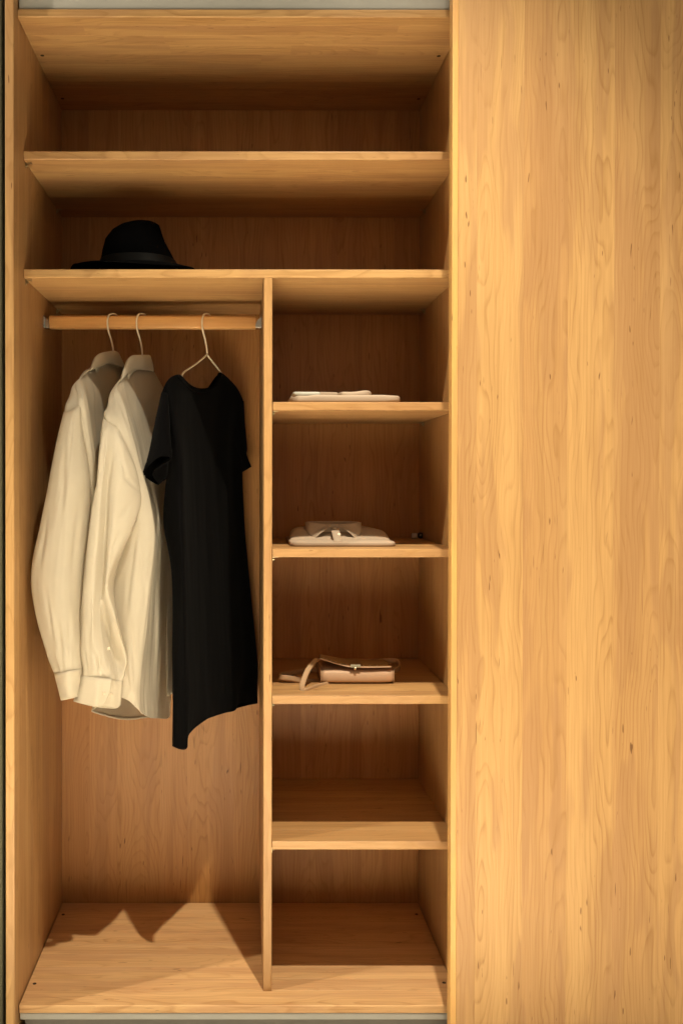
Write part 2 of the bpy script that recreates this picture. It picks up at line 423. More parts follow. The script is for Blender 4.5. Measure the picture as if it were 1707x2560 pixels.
def grid_mesh(name, G, mat, parent, closed=True, thick=.0011):
    nv, nu = len(G), len(G[0]); V = [p for r in G for p in r]; F = []
    for j in range(nv-1):
        for i in range(nu if closed else nu-1):
            k = (i+1) % nu; F.append((j*nu+i, (j+1)*nu+i, (j+1)*nu+k, j*nu+k))
    o = link(name, mesh(name, V, F, True), mat, parent)
    if thick:
        m = o.modifiers.new('thickness', 'SOLIDIFY'); m.thickness = thick; m.offset = 0
    return o
def patch(name, G, rows, colsr, off, mat, parent, thick=.0009):
    """a second layer (yoke, hem, placket) lying on part of a surface"""
    N = normals(G); nu = len(G[0]); j0, j1 = rows
    return grid_mesh(name, [[G[j][i % nu] + N[j][i % nu]*off for i in range(*colsr)] for j in range(j0, j1)], mat, parent, False, thick)
def ribbon(name, pts, wid, mat, parent, wv=(0, 0, 1), n=40, thick=.0018):
    C_ = spline([Vector(p) for p in pts], n); w = [Vector(wv)]*n if not isinstance(wv, list) else spline([Vector(x) for x in wv], n)
    return grid_mesh(name, [[c - w[i].normalized()*wid*k/2 for k in (-1, -.33, .33, 1)] for i, c in enumerate(C_)], mat, parent, False, thick)
def tube(name, pts, r, mat, parent, n=40, seg=8):
    C_ = spline([Vector(p) for p in pts], n); G = []
    for i in range(n):
        t = (C_[min(i+1, n-1)] - C_[max(i-1, 0)]).normalized(); a = t.orthogonal().normalized()
        if i and abs(a.dot(pa)) < .999: a = (pa - t*pa.dot(t)).normalized()
        pa = a; b = t.cross(a)
        G.append([C_[i] + (a*math.cos(k/seg*2*pi) + b*math.sin(k/seg*2*pi))*r for k in range(seg)])
    G = [[C_[0]]*seg] + G + [[C_[-1]]*seg]
    return grid_mesh(name, G, mat, parent, True, 0)
def button(P, nrm, r, parent):
    bm = bmesh.new(); bmesh.ops.create_cone(bm, cap_ends=True, segments=16, radius1=r, radius2=r*.8, depth=.0018)
    bmesh.ops.bevel(bm, geom=bm.edges[:], offset=.0004, segments=1, affect='EDGES')
    me = bpy.data.meshes.new('button'); bm.to_mesh(me); bm.free()
    o = link('button', me, BUTTON, parent); o.matrix_local = Matrix.Translation(P) @ Vector(nrm).to_track_quat('Z', 'Y').to_matrix().to_4x4(); return o

# ---------------------------------------------------------------- hangers
TH = math.radians(62); AX = Vector((math.cos(TH), math.sin(TH), 0))
def hanger(hu, vneck, label, arms):
    hx = at(hu, 800, RY).x; H = Vector((hx, RY, 0)); zt, zb = RZ1, RZ0
    r = empty('wire_hanger', None, (0, 0, 0)); tag(r, label, 'hanger', 'wire hangers on the rail')
    zn = at(hu, vneck, RY).z
    def q(s, z): return H + AX*s + Vector((0, 0, z))
    tube('hook', [q(.021, zt-.016), q(.021, zt-.006), q(.014, zt+.0035), q(.0, zt+.0055), q(-.016, zt+.0015), q(-.0245, zt-.010), q(-.026, zt-.022), q(-.023, zb-.004), q(-.012, zb-.024), q(-.003, zb-.045), q(0, zb-.065), q(0, zn)], .0023, WIRE, r, 60)
    tube('shoulder_wire', [Vector(p) for p in arms(q, zn)], .0023, WIRE, r, 60)
    return r
def shirt_arms(q_, zn):
    q = lambda a, z: q_(a, z) + Vector((-.034, .022, 0))
    return [q_(0, zn), q_(0, zn-.006), q(-.012, zn-.03), q(-.045, zn-.085), q(-.07, zn-.115), q(-.05, zn-.128), q(-.015, zn-.13), q(.012, zn-.128), q(.022, zn-.118), q(.015, zn-.085), q(.004, zn-.03), q_(0, zn-.006), q_(0, zn)]
def tee_arms(q, zn):
    return [q(0, zn), at(490, 910, .30), at(460, 931, .255), at(454, 944, .245), at(440, 968, .225), at(470, 990, .27), at(520, 990, .35), at(580, 985, .46), at(570, 958, .44), at(551, 930, .41), at(533, 907, .38), q(0, zn)]
hanger(283.5, 884, "cream wire hanger holding the leftmost white shirt, hooked left on the rail", shirt_arms)
hanger(355.5, 895, "cream wire hanger holding the white shirt beside the black t-shirt", shirt_arms)
hanger(517.5, 887, "cream wire hanger with its V arms bare above the black t-shirt", tee_arms)

def z1(x, y, Y): return (140+.19133*x, 860+.19133*y, Y)
def z2(x, y, Y): return (60+.24235*x, 1140+.24235*y, Y)
def z3(x, y, Y): return (120+.20408*x, 1500+.20408*y, Y)
def z4(x, y, Y): return (340+.20408*x, 900+.20408*y, Y)

def collar(cols, mat, parent, name='collar'):
    top = [at(*c[0]) for c in cols]; bot = [at(*c[1]) for c in cols]
    nu = 64; T_ = spline(top, nu, True); B_ = spline(bot, nu, True)
    cx = sum(T_, Vector())/nu; G = []
    for k, t in enumerate((0, .12, .35, .6, .82, .94, 1.0)):
        row = []
        for i in range(nu):
            p = B_[i].lerp(T_[i], t); o = (p-cx); o.z = 0
            row.append(p + o.normalized()*(.004*math.sin(t*pi)+.0015))
        G.append(row)
    for t, s in ((1.02, .0035), (.9, .007), (.5, .008), (.1, .008)):
        row = []
        for i in range(nu):
            p = B_[i].lerp(T_[i], min(t, 1.0)); o = (T_[i]-cx); o.z = 0
            q = T_[i] - o.normalized()*s; q.z = p.z + (.0012 if t > 1 else 0)
            row.append(q)
        G.append(row)
    return grid_mesh(name, G, mat, parent, True, .0008)

# ---------------------------------------------------------------- white shirt in front
S2 = empty('white_shirt'); tag(S2, "white shirt with buttoned cuff hanging between the other shirt and the black t-shirt", "shirt", "white shirts on hangers")
body2 = [
 [(320,926,.25),(320,925,.245),(321,924,.245),(324,920,.25),(329,916,.262),(342,914,.30),(372,916,.365),(377,918,.385),(373,919,.392),(356,921,.37),(330,923,.30)],
 # a          b             c             c2            d             e             f             g             h             i             j
 [(283,974,.185),(284,974,.165),(291,970,.165),(303,955,.205),(318,942,.24),(340,926,.30),(378,929,.38),(407,967,.47),(400,968,.485),(372,931,.40),(330,929,.315)],
 [(268,1018,.155),(283,1012,.135),(302,992,.150),(310,996,.175),(324,1000,.215),(348,1006,.262),(388,1008,.37),(425,1012,.49),(392,1012,.53),(345,1012,.42),(300,1010,.30)],
 [(259,1046,.132),(290,1058,.110),(323,1052,.128),(331,1060,.170),(341,1061,.212),(356,1061,.252),(392,1062,.38),(430,1062,.50),(385,1062,.54),(335,1062,.42),(292,1062,.30)],
 [(275,1150,.20),(318,1155,.110),(351,1160,.118),(357,1160,.165),(362,1160,.222),(377,1160,.258),(402,1160,.38),(437,1160,.50),(390,1160,.54),(335,1160,.42),(288,1160,.32)],
 [(272,1300,.19),(330,1310,.108),(382,1317,.112),(385,1317,.160),(391,1310,.215),(404,1310,.255),(420,1310,.38),(442,1310,.50),(395,1310,.54),(332,1310,.42),(284,1310,.30)],
 [(262,1450,.17),(322,1450,.100),(374,1450,.108),(380,1450,.155),(388,1450,.215),(404,1450,.27),(418,1450,.40),(445,1450,.50),(395,1450,.54),(328,1450,.43),(274,1450,.29)],
 [(252,1600,.15),(316,1600,.098),(359,1600,.106),(368,1600,.150),(382,1600,.215),(402,1600,.265),(414,1600,.40),(440,1600,.48),(390,1600,.52),(325,1600,.41),(266,1600,.27)],
 [(242,1724,.15),(310,1712,.097),(347,1724,.105),(358,1724,.145),(377,1724,.200),(398,1724,.265),(416,1724,.39),(430,1724,.45),(385,1724,.49),(320,1724,.39),(258,1724,.26)],
 [(231,1776,.155),(303,1745,.100),(350,1777,.108),(362,1787,.145),(380,1795,.185),(398,1796,.26),(418,1797,.37),(426,1790,.42),(380,1794,.44),(315,1801,.33),(265,1790,.23)],
]
G = creases(folds(surf(body2, 150, 96), .0036, 9, 2.2, stretch=2.4), [((346,1300),(322,1510),.0035,5),((340,1090),(371,1205),.003,5),((352,1330),(366,1480),.003,6),((331,1560),(344,1690),.004,7),((312,1640),(330,1735),.004,7),((300,1000),(331,1075),.003,6),((312,985),(345,1100),.003,6)])
grid_mesh('body', G, COTTON, S2, True, 0)
patch('yoke', G, (8, 31), (25, 86), .0024, COTTON, S2)
patch('hem', G, (94, 96), (0, 151), .0008, COTTON, S2, .0014)
collar([((324,904,.285),(308,948,.25)),((316.5,904,.24),(303.5,953,.20)),((328,890.6,.25),(320,936.5,.225)),((345,888.8,.28),(334,924.5,.262)),((362,889,.32),(358,926,.318)),((375,889.6,.355),(383,928.5,.37)),((369,892,.385),(374,932,.40)),((345,897,.35),(342,944,.36))], COTTON, S2)
sleeve2 = [
 [(262,1040,.140),(272,1048,.128),(288,1060,.120),(312,1078,.120),(338,1135,.130),(335,1130,.2),(275,1050,.19)],
 [(256.5,1056,.118),(267,1060,.104),(284,1072,.102),(309,1096,.106),(343,1165,.122),(338,1150,.2),(275,1065,.19)],
 [(250,1112,.105),(263,1114,.080),(286,1118,.088),(314,1134,.082),(351,1205,.113),(340,1180,.19),(275,1110,.19)],
 [(238,1210,.10),(254,1210,.070),(271,1210,.086),(300,1217,.064),(352,1262,.098),(335,1240,.18),(270,1210,.19)],
 [(223.5,1320,.10),(243,1320,.060),(265,1320,.082),(284,1325,.058),(329,1328,.082),(315,1325,.17),(265,1320,.18)],
 [(210,1450,.10),(232,1450,.055),(257,1450,.082),(268,1447,.058),(277,1450,.074),(290,1450,.16),(250,1450,.18)],
 [(203,1545,.10),(226,1545,.050),(249,1542,.064),(262,1545,.082),(291,1546,.060),(290,1548,.15),(240,1545,.17)],
 [(200.5,1630,.09),(232,1635,.050),(265,1635,.056),(287,1640,.088),(317,1641,.076),(300,1640,.15),(240,1635,.16)],
 [(206.5,1672,.086),(234,1676,.052),(276,1680,.056),(296,1684,.076),(315,1683,.082),(298,1682,.135),(240,1676,.145)],
 [(206,1691,.085),(236,1694,.053),(280,1698,.056),(293,1700,.070),(307,1703,.082),(295,1702,.128),(240,1694,.138)],
]
Gs = creases(folds(surf(sleeve2, 110, 110), .0020, 6, 4.4, top=.1, stretch=2.6, fine=.3), [((300,1180),(350,1224),.0035,5),((296,1296),(331,1252),.0035,5),((236,1630),(262,1692),.003,5),((276,1598),(262,1550),.003,5),((233,1480),(226,1610),.003,6),((246,1140),(238,1270),.0025,6),((262,1100),(256,1190),.0025,5),((300,1130),(318,1190),.003,5),((280,1370),(300,1330),.003,5),((246,1640),(250,1690),.003,4),((215,1640),(222,1688),.003,4)])
tube('seam', [Gs[5][i] + Vector((0, -.0012, 0)) for i in range(2, 66, 4)], .0017, COTTON, S2, 60, 6)
grid_mesh('sleeve', Gs, COTTON, S2, True, 0)
# placket slit, cuff with its overlapping rounded end, buttons
patch('sleeve_placket', Gs, (80, 107), (28, 34), .0016, COTTON, S2)
def cuff(cols, name='cuff'):
    return surf(cols, 60, 14, False)
c2 = [
 [(264,1697,.062),(285,1698,.064),(296,1700,.072),(307.5,1702,.083),(295,1702,.128),(240,1694,.138),(205.5,1690,.085),(236,1694,.050),(262,1696.5,.047),(281,1698,.047)],
 [(262,1735,.066),(282,1738,.066),(296,1740,.074),(305.5,1735,.086),(290,1740,.125),(235,1735,.135),(193,1727,.082),(236,1734,.046),(258,1736,.045),(275,1736,.045)],
 [(258,1766,.068),(276,1769,.068),(293,1771,.074),(303,1762,.088),(285,1772,.122),(230,1766,.132),(185,1754,.080),(232,1764.5,.046),(247,1766,.045),(258,1765,.045)],
]
Gc = cuff(c2); oc = grid_mesh('cuff', Gc, COTTON, S2, False, .0009)
for u, v, Y in ((261, 1735, .0415), (279.5, 1737, .0625)): button(at(u, v, Y), (.1, -1, .1), .0042, oc)
button(at(273.5, 1622, .052), (.2, -1, .1), .0036, S2)
# far sleeve in the shade
far2 = [[(398,962,.47),(412,975,.50),(395,975,.53)],[(408,1050,.46),(432,1060,.52),(395,1060,.55)],[(414,1300,.44),(446,1300,.52),(400,1300,.55)],[(416,1550,.42),(444,1550,.50),(400,1550,.54)],[(418,1690,.40),(438,1690,.47),(405,1690,.50)],[(419,1741,.39),(437,1728,.45),(408,1735,.48)]]
grid_mesh('sleeve', folds(surf(far2, 30, 40), .003, 5, 6.1), COTTON, S2)

# ---------------------------------------------------------------- white shirt at the left
S1 = empty('white_shirt'); tag(S1, "leftmost white shirt hanging by the wardrobe's left side, its sleeve bowed outward", "shirt", "white shirts on hangers")
body1 = [
 [(236,918,.25),(236,917,.245),(237,915,.245),(240,911,.25),(246,906,.26),(266,901,.295),(292,904,.358),(301,908,.38),(297,909,.388),(276,910,.36),(246,913,.29)],
 [(189,958,.175),(190,957,.160),(198,952,.165),(209,937,.205),(227,927,.25),(262,912,.33),(300,919,.40),(320,950,.47),(312,952,.485),(285,920,.42),(235,930,.29)],
 [(175,990,.155),(193,988,.128),(209,974,.140),(219,980,.185),(236,982,.225),(264,985,.29),(300,985,.38),(335,990,.49),(305,990,.53),(260,990,.44),(210,990,.30)],
 [(161,1038,.135),(196,1034,.112),(219,1022,.130),(226,1040,.180),(241,1042,.228),(264,1043,.29),(300,1043,.39),(338,1043,.50),(300,1043,.54),(250,1043,.44),(205,1043,.30)],
 [(165,1160,.20),(215,1155,.125),(239,1158,.140),(243,1160,.185),(251,1160,.235),(270,1160,.29),(305,1160,.39),(340,1160,.50),(300,1160,.54),(245,1160,.44),(195,1160,.32)],
 [(165,1320,.20),(222,1320,.14),(251,1320,.155),(255,1320,.20),(263,1320,.24),(282,1320,.30),(312,1320,.39),(345,1320,.50),(300,1320,.54),(240,1320,.44),(190,1320,.32)],
 [(170,1560,.19),(226,1560,.15),(256,1560,.17),(262,1560,.21),(272,1560,.245),(290,1560,.30),(318,1560,.38),(345,1560,.48),(300,1560,.52),(240,1560,.42),(195,1560,.30)],
 [(185,1690,.20),(222,1690,.16),(250,1690,.18),(258,1690,.215),(268,1690,.25),(285,1690,.30),(312,1690,.38),(338,1690,.46),(298,1690,.50),(240,1690,.40),(205,1690,.29)],
 [(200,1715,.21),(222,1708,.17),(248,1725,.19),(256,1730,.22),(266,1733,.25),(284,1735,.30),(310,1735,.38),(334,1725,.45),(296,1730,.49),(240,1730,.40),(212,1725,.29)],
]
G = creases(folds(surf(body1, 120, 80), .0038, 8, 9.7, stretch=2.4), [((200,975),(222,1100),.003,5)])
grid_mesh('body', G, COTTON, S1, True, 0)
patch('yoke', G, (8, 29), (20, 70), .0024, COTTON, S1)
collar([((243,897,.29),(232,934,.26)),((236,897,.245),(227,928,.22)),((249,885,.26),(246,917.5,.242)),((272,880,.30),(264,910,.288)),((292,880,.345),(285,912,.338)),((300,892,.38),(312,923,.39)),((290,895,.40),(300,930,.42)),((263,890,.36),(262,935,.36))], COTTON, S1)
sleeve1 = [
 [(161,1031,.145),(180,1022,.125),(195,1016,.125),(205,1014,.132),(206,1022,.2),(178,1028,.2)],
 [(157,1042,.118),(178,1033,.100),(194,1026,.103),(204.5,1027,.124),(205,1030,.2),(175,1037,.2)],
 [(142,1105,.108),(165,1105,.080),(190,1105,.086),(211,1105,.118),(211,1105,.19),(170,1105,.2)],
 [(123.5,1200,.10),(152,1200,.068),(188,1200,.070),(224,1200,.115),(220,1200,.19),(160,1200,.2)],
 [(104.5,1300,.10),(135,1300,.064),(176,1300,.066),(222,1310,.120),(214,1300,.19),(150,1300,.2)],
 [(80.5,1425,.098),(112,1425,.066),(165,1425,.060),(212,1425,.115),(205,1425,.18),(130,1425,.18)],
 [(88,1520,.098),(116,1520,.062),(166,1520,.058),(206,1520,.110),(200,1520,.17),(130,1520,.18)],
 [(117,1632,.09),(140,1630,.060),(178,1628,.056),(205,1622,.095),(200,1625,.15),(150,1630,.16)],
 [(137,1686,.085),(153,1683,.060),(182,1678,.056),(208,1673,.088),(199,1675,.13),(155,1682,.13)],
]
Gs = creases(folds(surf(sleeve1, 100, 104), .0022, 5, 12.9, top=.1, stretch=2.2, fine=.25), [((166,1110),(158,1310),.003,8),((201,1280),(184,1440),.003,7),((118,1480),(136,1610),.003,6),((152,1560),(160,1660),.003,6),((178,1540),(176,1650),.0025,5),((184,1050),(176,1150),.0025,5),((120,1290),(104,1420),.0025,6)])
tube('seam', [Gs[5][i] + Vector((0, -.0010, 0)) for i in range(2, 48, 4)], .0016, COTTON, S1, 50, 6)
grid_mesh('sleeve', Gs, COTTON, S1, True, 0)
c1 = [[(137,1685,.084),(153,1682.5,.058),(182,1677,.0535),(207,1672,.085),(199,1675,.13),(155,1682,.13)],
      [(146,1720,.082),(160,1718,.058),(183,1712,.0545),(204,1707,.083),(198,1710,.12),(162,1716,.12)],
      [(154,1752,.080),(167,1750,.060),(185,1745,.056),(203,1741,.082),(197,1743,.11),(170,1749,.11)]]
grid_mesh('cuff', surf(c1, 54, 12), COTTON, S1, True, .0009)

# ---------------------------------------------------------------- black t-shirt
TE = empty('black_tshirt'); tag(TE, "black short sleeved t-shirt hanging beside the divider", "t-shirt")
tee = [
 [(404,984,.17),(421,949,.18),(447,937,.215),(466,955,.245),(488,969.5,.285),(517,970,.33),(538,957,.37),(550,931,.40),(589,966,.475),(607,1000,.505),(588,968,.49),(548,936,.415),(500,990,.32),(450,942,.235),(421,953,.195)],
 [(411,1000,.165),(427,985,.155),(447,985,.18),(466,990,.225),(488,1000,.272),(516,1000,.325),(538,992,.37),(557,980,.41),(592,995,.468),(608,1012,.502),(588,1000,.515),(548,985,.445),(495,1010,.345),(445,985,.25),(421,985,.20)],
 [(418,1050,.17),(432,1050,.142),(447,1050,.165),(465,1050,.21),(487,1050,.262),(513,1050,.315),(536,1050,.365),(560,1050,.405),(585,1050,.465),(607,1050,.50),(588,1050,.525),(550,1050,.455),(490,1050,.355),(440,1050,.26),(420,1050,.205)],
 [(424,1165,.18),(441,1165,.140),(456,1165,.148),(472,1165,.205),(492,1165,.257),(516,1165,.312),(538,1165,.362),(561,1165,.400),(582,1165,.466),(606,1165,.50),(580,1165,.53),(540,1165,.46),(480,1165,.36),(435,1165,.27),(420,1165,.22)],
 [(417,1300,.178),(440,1300,.140),(458,1300,.130),(476,1300,.19),(497,1300,.245),(521,1300,.30),(545,1300,.352),(566,1300,.392),(588,1300,.462),(611,1300,.50),(585,1300,.53),(540,1300,.46),(480,1300,.36),(430,1300,.27),(411,1300,.212)],
 [(437,1440,.168),(450,1440,.135),(461,1440,.122),(480,1440,.18),(501,1440,.236),(527,1440,.295),(551,1440,.346),(571,1440,.388),(600,1440,.462),(623,1440,.503),(598,1440,.532),(550,1440,.46),(490,1440,.36),(445,1440,.26),(433,1440,.205)],
 [(436.5,1640,.156),(453,1640,.125),(465,1640,.115),(485,1640,.172),(508,1640,.23),(536,1640,.288),(562,1640,.34),(584,1640,.380),(614,1640,.46),(643,1640,.505),(612,1640,.532),(560,1640,.46),(500,1640,.35),(450,1640,.25),(436,1640,.195)],
 [(435,1780,.149),(453,1780,.122),(467,1780,.114),(489,1765,.168),(512,1750,.225),(538,1745,.284),(564,1735,.335),(586,1730,.376),(607,1715,.455),(643.5,1715,.503),(612,1720,.53),(560,1735,.46),(500,1750,.35),(453,1765,.25),(438,1775,.192)],
 [(435,1867,.146),(453,1874,.122),(469,1870,.114),(474,1836,.140),(514,1801,.222),(540,1790,.282),(566,1782,.332),(588,1776,.373),(602,1756,.45),(644,1758,.50),(612,1765,.53),(560,1780,.46),(500,1800,.35),(455,1820,.25),(438,1860,.19)],
]
G = folds(surf(tee, 150, 100), .0022, 8, 15.3, stretch=2.0)
grid_mesh('body', G, BLACKC, TE, True, .0012)
patch('hem', G, (97, 100), (0, 151), .0009, BLACKC, TE, .0016)
nb0 = [at(*p) for p in ((447,937,.213),(454,942,.222),(466,955,.241),(480,966,.265),(497,971,.297),(517,970,.327),(531,962,.352),(543,947,.378),(550,931,.398))]
nb1 = [at(*p) for p in ((443,945,.202),(451,954,.213),(462,966,.232),(478,976,.258),(497,981,.291),(518,980,.323),(535,971,.352),(548,954,.380),(555,937,.402))]
A_, B_ = spline(nb0, 50), spline(nb1, 50)
grid_mesh('neckband', [[A_[i].lerp(B_[i], k/3) + Vector((.0016, -.0016, 0)) for k in range(4)] for i in range(50)], BLACKC, TE, False, .0018)
tsl = [
 [(404,984,.170),(409,981,.158),(417,983,.153),(422,992,.170),(424,1000,.19),(411,998,.20)],
 [(388,1055,.150),(402,1055,.115),(421,1055,.125),(424,1075,.150),(422,1095,.17),(400,1078,.19)],
 [(374,1128,.142),(400,1110,.098),(427,1112,.108),(418,1150,.138),(416,1188,.158),(384,1165,.18)],
 [(366,1155,.140),(398,1128,.095),(428,1130,.104),(403,1168,.126),(405,1203,.152),(376,1184,.178)],
 [(359,1181,.140),(396,1144,.094),(429,1148,.103),(383,1181,.118),(397,1212,.150),(370,1198,.176)],
]
Gt = surf(tsl, 72, 40)
ts = grid_mesh('sleeve', folds(Gt, .0016, 6, 3.3), BLACKC, TE, True, .0016)
patch('sleeve_hem', Gt, (33, 40), (0, 73), .0010, BLACKC, ts, .0016)
tfar = [[(598,1000,.485),(609,1003,.505),(600,1006,.53)],[(592,1060,.478),(612,1060,.51),(600,1060,.54)],[(594,1120,.478),(617,1119,.512),(604,1120,.54)],[(604,1150,.482),(616,1136,.512),(612,1150,.538)],[(606,1180,.485),(628,1167,.515),(610,1178,.535)]]
grid_mesh('sleeve', surf(tfar, 30, 24), BLACKC, TE, True, .0016)
# ---------------------------------------------------------------- hat
HT = empty('fedora_hat', None, (0, 0, 0)); tag(HT, "black felt fedora hat with ribbon band on the upper middle shelf", "hat")
HY, HS = .235, 1.6704
def hx(u): return at(u, 640, HY).x
prof = [(665,251,445,.098),(653.6,253,437,.096),(632,256.4,426,.092),(604,263.8,411,.086),(583.6,279,404,.077),(572,297,400.5,.066),(565,318,398,.054),(562,345,394,.040)]
G = []; nu = 72
for k, (v, ul, ur, hd) in enumerate([(690,250,449,.100)] + prof):
    z = at(350, v, HY).z; x0, x1 = hx(ul), hx(ur); c, a = (x0+x1)/2, (x1-x0)/2; row = []
    pinch = max(0, (k-2)/6)
    for i in range(nu):
        an = i/nu*2*pi; ca, sa = math.cos(an), math.sin(an)
        fr = max(0, ca)**1.5   # front of the crown pinched from both sides
        row.append(Vector((c + a*math.copysign(abs(ca)**.85, ca), HY + hd*sa*(1 - .42*pinch*fr), z + (-.010*pinch*max(0, ca) if k > 6 else 0)*0)))
    G.append(row)
zt = G[-1][0].z; c0 = sum(G[-1], Vector())/nu
for s, dz in ((.8, .0012), (.55, -.009), (.3, -.016), (.02, -.018)):
    G.append([c0 + (p-c0)*s + Vector((0, 0, dz)) for p in G[-1]] if s == .8 else [c0 + (p-c0)*s + Vector((0, 0, dz)) for p in G[8]])
crown = grid_mesh('crown', G, BLACKFELT, HT, True, 0)
bz0, bz1 = HS+.024, at(350, 655, HY).z
grid_mesh('hat_band', [[Vector((p.x, p.y, 0)) + (Vector((p.x, p.y, 0))-Vector((c0.x, HY, 0))).normalized()*.0016 + Vector((0, 0, zz)) for p in (G[0] if f < .5 else G[2])] for f, zz in ((0, bz0), (.2, bz0+.3*(bz1-bz0)), (.7, bz1-.001), (.8, bz1))], BAND, crown, True, .001)
near = [(160,720,.235),(178,668,.200),(196,659.5,.165),(229,654,.125),(256,653.6,.108),(300,655,.100),(339,657.5,.098),(392,661.5,.104),(444,665.5,.125),(466,667.4,.160),(488,676,.195),(502,720,.235)]
farr = [(492,705,.29),(460,690,.345),(400,684,.375),(330,680,.385),(260,680,.375),(200,686,.345),(170,702,.29)]
outer = spline([at(*p) for p in near+farr], 96, True)
def base_pt(d):
    an = math.atan2(d.y/.100, d.x/(hx(449)-hx(250))*2); return Vector(((hx(250)+hx(449))/2 + (hx(449)-hx(250))/2*math.cos(an), HY + .100*math.sin(an), HS+.026))
rows = []
cen = Vector(((hx(250)+hx(449))/2, HY, 0))
for f in (0, .12, .3, .5, .7, .85, .95, 1.0):
    row = []
    for p in outer:
        b = base_pt(p-cen); q = b.lerp(p, f); q.z = b.z + (p.z-b.z)*(f**1.7) + .002*math.sin(f*pi); q.z = max(q.z, HS+.002); row.append(q)
    rows.append(row)
grid_mesh('brim', rows, BLACKFELT, HT, True, .0026)

# ---------------------------------------------------------------- folded shirts
def z5(x, y, Y): return at(640+.31888*x, 900+.31888*y, Y)
def slab(name, x0, x1, y0, y1, z0, z1, mat, parent, e=.30, seed=0, amp=.0015, ez=.55, sag=0.0):
    """soft folded layer: superellipse plan, rounded edges"""
    nu, nv = 88, 13; G = []; c = Vector(((x0+x1)/2, (y0+y1)/2, (z0+z1)/2)); a, b, h = (x1-x0)/2, (y1-y0)/2, (z1-z0)/2
    for j in range(nv):
        ph = -pi/2 + j/(nv-1)*pi; cp = math.cos(ph); sp = math.sin(ph); k = max(.001, abs(cp)**ez); zz = math.copysign(abs(sp)**.75, sp)*h
        inset = (1-k)*min(a, b, h*1.4 if 0 < k else a)
        row = []
        for i in range(nu):
            an = i/nu*2*pi; ca, sa = math.cos(an), math.sin(an)
            px, py = math.copysign(abs(ca)**e, ca), math.copysign(abs(sa)**e, sa)
            f = 0.001 if j in (0, nv-1) else 1
            q = Vector((px*(a-inset)*f, py*(b-inset)*f, zz))
            n = mnoise.noise(Vector((q.x*22+seed*3, q.y*14, q.z*30+seed)))
            q.z += (amp*n*2 if sp > -.3 else 0) - sag*max(0, abs(q.x)/a-.6)*(sp > 0); q.x += amp*n
            row.append(c+q)
        G.append(row)
    return grid_mesh(name, G, mat, parent, True, 0)
FA = empty('folded_shirt'); tag(FA, "white folded shirt lying flat on the topmost narrow shelf, edge towards us", "folded shirt", "folded shirts on the narrow shelves")
zA = 1.3652
xa0, xa1 = z5(268, 300, .13).x, z5(1142, 300, .13).x
slab('body', xa0, xa1, .118, .40, zA+.0005, z5(700, 272, .12).z, BLUSH, FA, .22, 1, .0022, .42)
slab('folded_sleeve', z5(286, 260, .13).x, z5(510, 260, .13).x, .125, .36, z5(400, 277, .13).z-.001, z5(400, 249, .13).z, simple("white_poplin", (.52, .52, .47), .8, 0, .2, .04, 40), FA, .16, 2, .0006)
slab('collar', z5(470, 260, .2).x, z5(655, 260, .2).x, .19, .34, z5(560, 278, .19).z-.004, z5(560, 248, .19).z, BLUSH, FA, .35, 3, .001)
slab('folded_sleeve', z5(640, 255, .17).x, z5(918, 255, .17).x, .155, .37, z5(780, 280, .155).z-.003, z5(800, 238, .155).z, BLUSH, FA, .5, 4, .0022)
FB = empty('folded_shirt'); tag(FB, "beige folded shirt with standing buttoned collar on the second narrow shelf", "folded shirt", "folded shirts on the narrow shelves")
zB = 1.0262
xb0, xb1 = z5(270, 1440, .178).x, z5(1100, 1440, .178).x; xm = z5(645, 1400, .178).x
slab('body', xb0, xb1, .176, .44, zB+.0004, zB+.0115, BLUSH, FB, .14, 5, .0010, .4)
# upper layer: rises softly from the front fold to the collar
G = []
hw = (xb1-xb0)/2; mx = (xb0+xb1)/2
for k in range(22):
    f = k/21; y = .186 + .25*f; st = min(1, max(0, (y-.238)/.062)); h = .0122 + .026*st*st*(3-2*st); w = hw*(.985 - .10*max(0, (f-.15))**1.1 - (.06 if f > .97 else 0)); row = []
    for i in range(60):
        a = i/59*pi; ca, sa = math.cos(a), math.sin(a)
        px = -math.copysign(abs(ca)**.30, ca)*w; pz = abs(sa)**.34*h
        pz *= 1 - .22*max(0, abs(px)/w-.55)*(f > .2)
        n_ = mnoise.noise(Vector((px*26, y*20, 4.2))); row.append(Vector((mx + px, y + .0015*n_, zB + .0010 + pz*(1 + .07*n_) if sa > .01 else zB+.001)))
    G.append(row)
G = [[Vector((p.x, .1845, zB+.004 + (p.z-zB)*.3)) for p in G[0]]] + G
grid_mesh('shoulder_panel', G, BLUSH, FB, False, .0012)
